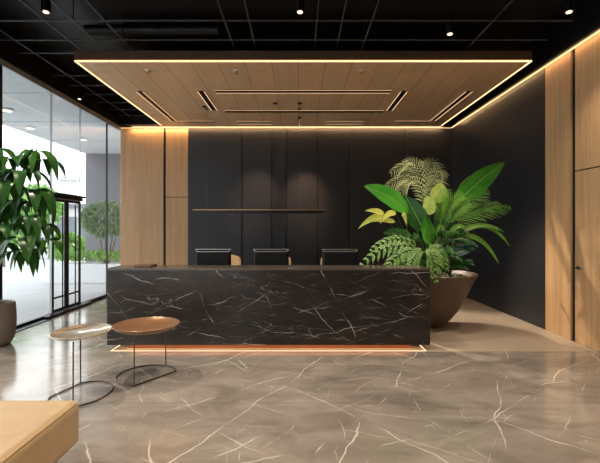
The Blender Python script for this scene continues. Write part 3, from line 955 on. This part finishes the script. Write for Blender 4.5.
# feathery pale grass palm
ft = thing('feather_palm', root(-.1, .15), 'pale feathery palm with curling fine fronds at the top of planter', 'plant')
r0 = root(-.1, .15)
b = MB(); st = MB()
for mx, my, tx, ty, d in ((418, 160, 386, 188, 6.95), (422, 148, 392, 172, 7.0), (424, 150, 404, 164, 6.9), (428, 148, 436, 166, 7.05), (432, 154, 444, 176, 7.0), (421, 158, 398, 196, 6.85), (428, 158, 424, 162, 7.1), (433, 165, 440, 186, 6.9)):
    base = P(424, 214, d); m_ = P(mx, my, d); e = P(tx, ty, d)
    st.tube(bez(r0, r0.lerp(base, .5), base, 5), .006, 5); st.tube(bez(base, m_, e, 10), .005, 5, taper=.002)
    frond(b, base, m_, e, 17, .25, .010, V((random.uniform(-.3, .3), -1, .3)), .45, .7)
b.build('fronds', M['g_pale'], ft); st.build('stalks', M['stem'], ft, smooth=True)

# lime heart leaf plant
lm = thing('lime_leaf_plant', root(.03, -.02), 'plant with one broad pale lime leaf beside the feathery fronds', 'plant')
q = P(436, 203, 6.75); stalk(lm, root(.03, -.02), q, .008); blade(lm, q, P(441, 183, 6.75), .30, (0, -.03, 0), V((.1, -1, .25)), 'g_lime', 'ell')
q = P(430, 215, 6.7); stalk(lm, root(.03, -.02), q, .008); blade(lm, q, P(428, 196, 6.7), .22, (0, -.03, 0), V((-.2, -1, .25)), 'g_lime', 'ell')

# yellow blade leaves
yl = thing('yellow_leaf_plant', root(-.2, -.1), 'plant with yellow-green curling leaves leaning left over the desk', 'plant')
r0 = root(-.2, -.1)
for bx_, by_, tx, ty, w, bow in ((384, 216, 358, 229, .12, .10), (384, 214, 365, 211, .10, .05), (396, 214, 380, 224, .11, .14), (402, 214, 407, 226, .08, .12), (395, 222, 372, 222, .09, .06)):
    q = P(bx_, by_, 6.45); stalk(yl, r0, q, .006, (0, 0, .12)); blade(yl, q, P(tx, ty, 6.4), w, (0, 0, bow), V((-.2, -1, .5)), 'g_yellow', 'lance', False)
q = P(458, 192, 7.1); stalk(yl, r0, q, .007); blade(yl, q, P(477, 174, 7.1), .11, (-.03, 0, .05), V((.1, -1, .1)), 'g_yellow', 'ell')

# fan / areca palm at the right
ap = thing('areca_palm', root(.2, 0), 'fine-leaved bright green palm fanning out to the right of planter', 'plant')
r0 = root(.2, 0)
b = MB(); st = MB()
for bx_, by_, mx, my, tx, ty, d in ((446, 228, 446, 200, 462, 196, 6.5), (446, 228, 455, 206, 468, 203, 6.5), (450, 226, 468, 200, 486, 190, 6.75), (452, 226, 472, 204, 500, 206, 6.8), (452, 228, 476, 212, 508, 208, 6.8), (440, 226, 438, 206, 446, 190, 6.55)):
    base = P(bx_, by_, d); m_ = P(mx, my, d); e = P(tx, ty, d)
    st.tube(bez(r0, r0.lerp(base, .5), base, 5), .007, 5); st.tube(bez(base, m_, e, 10), .006, 5, taper=.002)
    frond(b, base, m_, e, 15, .25, .017, V((random.uniform(-.2, .2), -1, .35)), .12, .62)
b.build('fronds', M['g_palm'], ap); st.build('stalks', M['stem'], ap, smooth=True)

# arching strap leaves to the right
sl = thing('strap_leaf_plant', root(.3, -.1), 'plant with long strap leaves arching down to the right', 'plant')
r0 = root(.3, -.1)
for bx_, by_, mx, my, tx, ty, w in ((455, 236, 488, 212, 510, 247, .09), (452, 240, 478, 225, 499, 264, .10), (448, 236, 462, 214, 470, 240, .08), (446, 240, 440, 214, 436, 236, .07), (455, 234, 480, 218, 504, 232, .08)):
    b = MB(); p0 = P(bx_, by_, 6.5); b.leaf(p0, P(mx, my, 6.45), P(tx, ty, 6.4), w, V((.1, -1, .5)), .25, 12, 'strap', 0, 2)
    b.build('leaf', M['g_strap'], sl, smooth=True, angle=180)
    stalk(sl, r0, p0, .008)
q = P(450, 256, 6.35); stalk(sl, r0, q, .008); blade(sl, q, P(476, 249, 6.3), .17, (0, 0, .05), V((.1, -.8, .7)), 'g_blue')
q = P(448, 250, 6.4); stalk(sl, r0, q, .008); blade(sl, q, P(466, 262, 6.3), .12, (0, 0, .08), V((.1, -.8, .7)), 'g_blue')

# lacy fern over the desk end
fn = thing('lace_fern', root(-.35, -.35), 'light mottled lacy fern drooping over the right end of counter', 'plant')
r0 = root(-.35, -.35)
b = MB(); st = MB()
for bx_, by_, mx, my, tx, ty, d in ((422, 250, 392, 236, 362, 264, 6.05), (422, 252, 402, 244, 384, 272, 5.98), (424, 252, 416, 246, 408, 274, 5.95), (424, 252, 432, 246, 436, 280, 5.93), (422, 248, 396, 230, 372, 250, 6.2), (426, 250, 440, 240, 446, 268, 6.05)):
    base = P(bx_, by_, d + .15); m_ = P(mx, my, d + .05); e = P(tx, ty, d)
    st.tube(bez(r0, (r0 + base) / 2 + V((0, 0, .05)), base, 5), .005, 5); st.tube(bez(base, m_, e, 10), .005, 5, taper=.002)
    frond(b, base, m_, e, 10, .17, .05, V((random.uniform(-.3, .3), -.8, .7)), .3, .8)
b.build('fronds', M['g_fern'], fn); st.build('stalks', M['stem'], fn, smooth=True)

# dark undergrowth
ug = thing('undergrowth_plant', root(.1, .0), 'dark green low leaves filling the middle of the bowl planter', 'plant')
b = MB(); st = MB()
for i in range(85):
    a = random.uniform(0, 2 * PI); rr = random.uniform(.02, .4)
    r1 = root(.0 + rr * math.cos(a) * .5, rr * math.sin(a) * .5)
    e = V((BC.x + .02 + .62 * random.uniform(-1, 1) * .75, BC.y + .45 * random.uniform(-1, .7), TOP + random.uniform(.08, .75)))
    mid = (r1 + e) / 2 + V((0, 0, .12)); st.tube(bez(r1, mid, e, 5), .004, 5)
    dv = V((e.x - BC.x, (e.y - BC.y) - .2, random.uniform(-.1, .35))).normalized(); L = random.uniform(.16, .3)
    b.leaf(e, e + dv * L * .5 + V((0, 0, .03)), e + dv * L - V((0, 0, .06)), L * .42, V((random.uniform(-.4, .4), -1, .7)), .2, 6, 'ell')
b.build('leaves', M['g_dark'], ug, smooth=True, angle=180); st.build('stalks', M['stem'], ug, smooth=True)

# ------------------------------------------------------------------ house plant at the left
PC = V((-4.275, 5.6, 0))
pt = thing('plant_pot', PC, 'rounded grey-taupe floor pot by the glass wall at left edge', 'pot')
prof = [(.17, 0), (.21, .02), (.247, .09), (.268, .21), (.274, .35), (.267, .51), (.258, .585), (.247, .595), (.232, .585), (.236, .54), (.01, .535)]
MB().lathe(prof, PC, 48).build('pot_body', M['pot'], pt, smooth=True, angle=60)
MB().lathe([(.01, .536), (.233, .537), (.226, .55), (.01, .555)], PC, 32).build('soil', M['soil'], pt)
hp = thing('umbrella_leaf_plant', PC + V((0, 0, .55)), 'tall house plant with drooping dark glossy leaves in grey-taupe pot', 'plant')
b = MB()
trunk = [PC + V((.04, 0, .557)), PC + V((.06, -.02, 1.0)), PC + V((.03, .0, 1.5)), PC + V((.06, .02, 2.1))]
b.tube(trunk, .024, 8, taper=.014)
b.tube([PC + V((-.05, .03, .557)), PC + V((-.09, .03, 1.2)), PC + V((-.12, .0, 2.3))], .02, 8, taper=.01)
b.build('trunk', M['bark'], hp, smooth=True)
lv = MB(); tw_ = MB()
clusters = [(34, 152, 5.45, 11), (10, 158, 5.5, 11), (22, 172, 5.35, 10), (44, 160, 5.6, 9), (-8, 150, 5.6, 9), (4, 182, 5.3, 11), (34, 190, 5.5, 9), (18, 203, 5.4, 11),
            (-6, 205, 5.5, 11), (30, 216, 5.35, 11), (8, 225, 5.3, 11), (40, 226, 5.45, 10), (22, 238, 5.3, 11), (46, 240, 5.5, 9), (28, 250, 5.35, 9), (0, 245, 5.45, 9), (10, 200, 5.6, 9), (-5, 172, 5.45, 9), (12, 252, 5.3, 7)]
random.seed(5)
for px, py, d, n in clusters:
    c = P(px, py, d)
    if c.x < -4.5: c.x = -4.45
    zt = min(max(c.z - .15, 1.1), 2.25); k = (zt - .6) / 1.7
    tp = PC + V((.05, 0, zt))
    tw_.tube(bez(tp, (tp + c) / 2 + V((0, 0, .1)), c, 6), .007, 5, taper=.004)
    n = max(5, n - 3)
    for i in range(n):
        a = 2 * PI * i / n + random.uniform(-.5, .5)
        L = random.uniform(.25, .48)
        out = V((math.cos(a), math.sin(a), 0)); dr_ = random.uniform(.35, 1.1)
        if c.x + out.x * L * .75 < -4.52: out.x = abs(out.x) * .3
        st_ = c + out * .05
        mid = c + out * L * .55 + V((0, 0, .05)); e = c + out * L * .72 + V((0, 0, -dr_ * L))
        nv = V((out.x * .6, out.y * .6 - .35, .8))
        lv.leaf(st_, mid, e, L * random.uniform(.28, .38), nv, .22, 8, 'ell', across=2)
tw_.build('twigs', M['stem'], hp, smooth=True)
lv.build('leaves', M['g_pachira'], hp, smooth=True, angle=180)

# ------------------------------------------------------------------ light
w = bpy.data.worlds.new('sky'); scene.world = w; w.use_nodes = True
bg = w.node_tree.nodes['Background']; bg.inputs[0].default_value = (.965, .985, 1.0, 1); bg.inputs[1].default_value = 2.1
po = lamp('AREA', 'window_portal', (XL - .12, 3.2, 2.2), (0, 3.2, 2.2), 1, (1, 1, 1), 14, size_y=4.2)
po.data.cycles.is_portal = True

lamp('AREA', 'cove_lamp', (-.3, YB - .09, ZC + .02), (-.3, YB + .06, ZC - .1), 32, (1, .6, .27), 8.0, size_y=.02)
o = lamp('AREA', 'cove_lamp', (XR - .09, 5.2, ZC + .02), (XR + .06, 5.2, ZC - .1), 7, (1, .6, .27), .02, size_y=9.6)
o.rotation_euler = (0, math.radians(-51), 0)
# wall washers in the timber ceiling
lamp('SPOT', 'wall_wash_lamp', (-.48, 8.22, RZ - .03), (-1.15, YB, 2.35), 260, (1, .62, .38), .05, 32, 1)
lamp('SPOT', 'wall_wash_lamp', (.025, 8.22, RZ - .03), (.2, YB, 2.3), 330, (1, .62, .38), .05, 32, 1)
lamp('SPOT', 'planter_lamp', (.025, 9.3, RZ - .03), (2.35, 6.6, .9), 800, (1, .86, .66), .03, 44, .6)
lamp('SPOT', 'planter_lamp', (1.025, 6.52, RZ - .08), (2.25, 6.7, 1.5), 110, (1, .85, .62), .05, 50, .7)

scene.view_settings.view_transform = 'Standard'
scene.view_settings.look = 'None'
scene.view_settings.gamma = 1
scene.view_settings.exposure = 0.9
scene.view_settings.use_curve_mapping = False
scene.cycles.use_denoising = True
scene.cycles.max_bounces = 10
scene.cycles.transparent_max_bounces = 12
scene.cycles.sample_clamp_indirect = 6
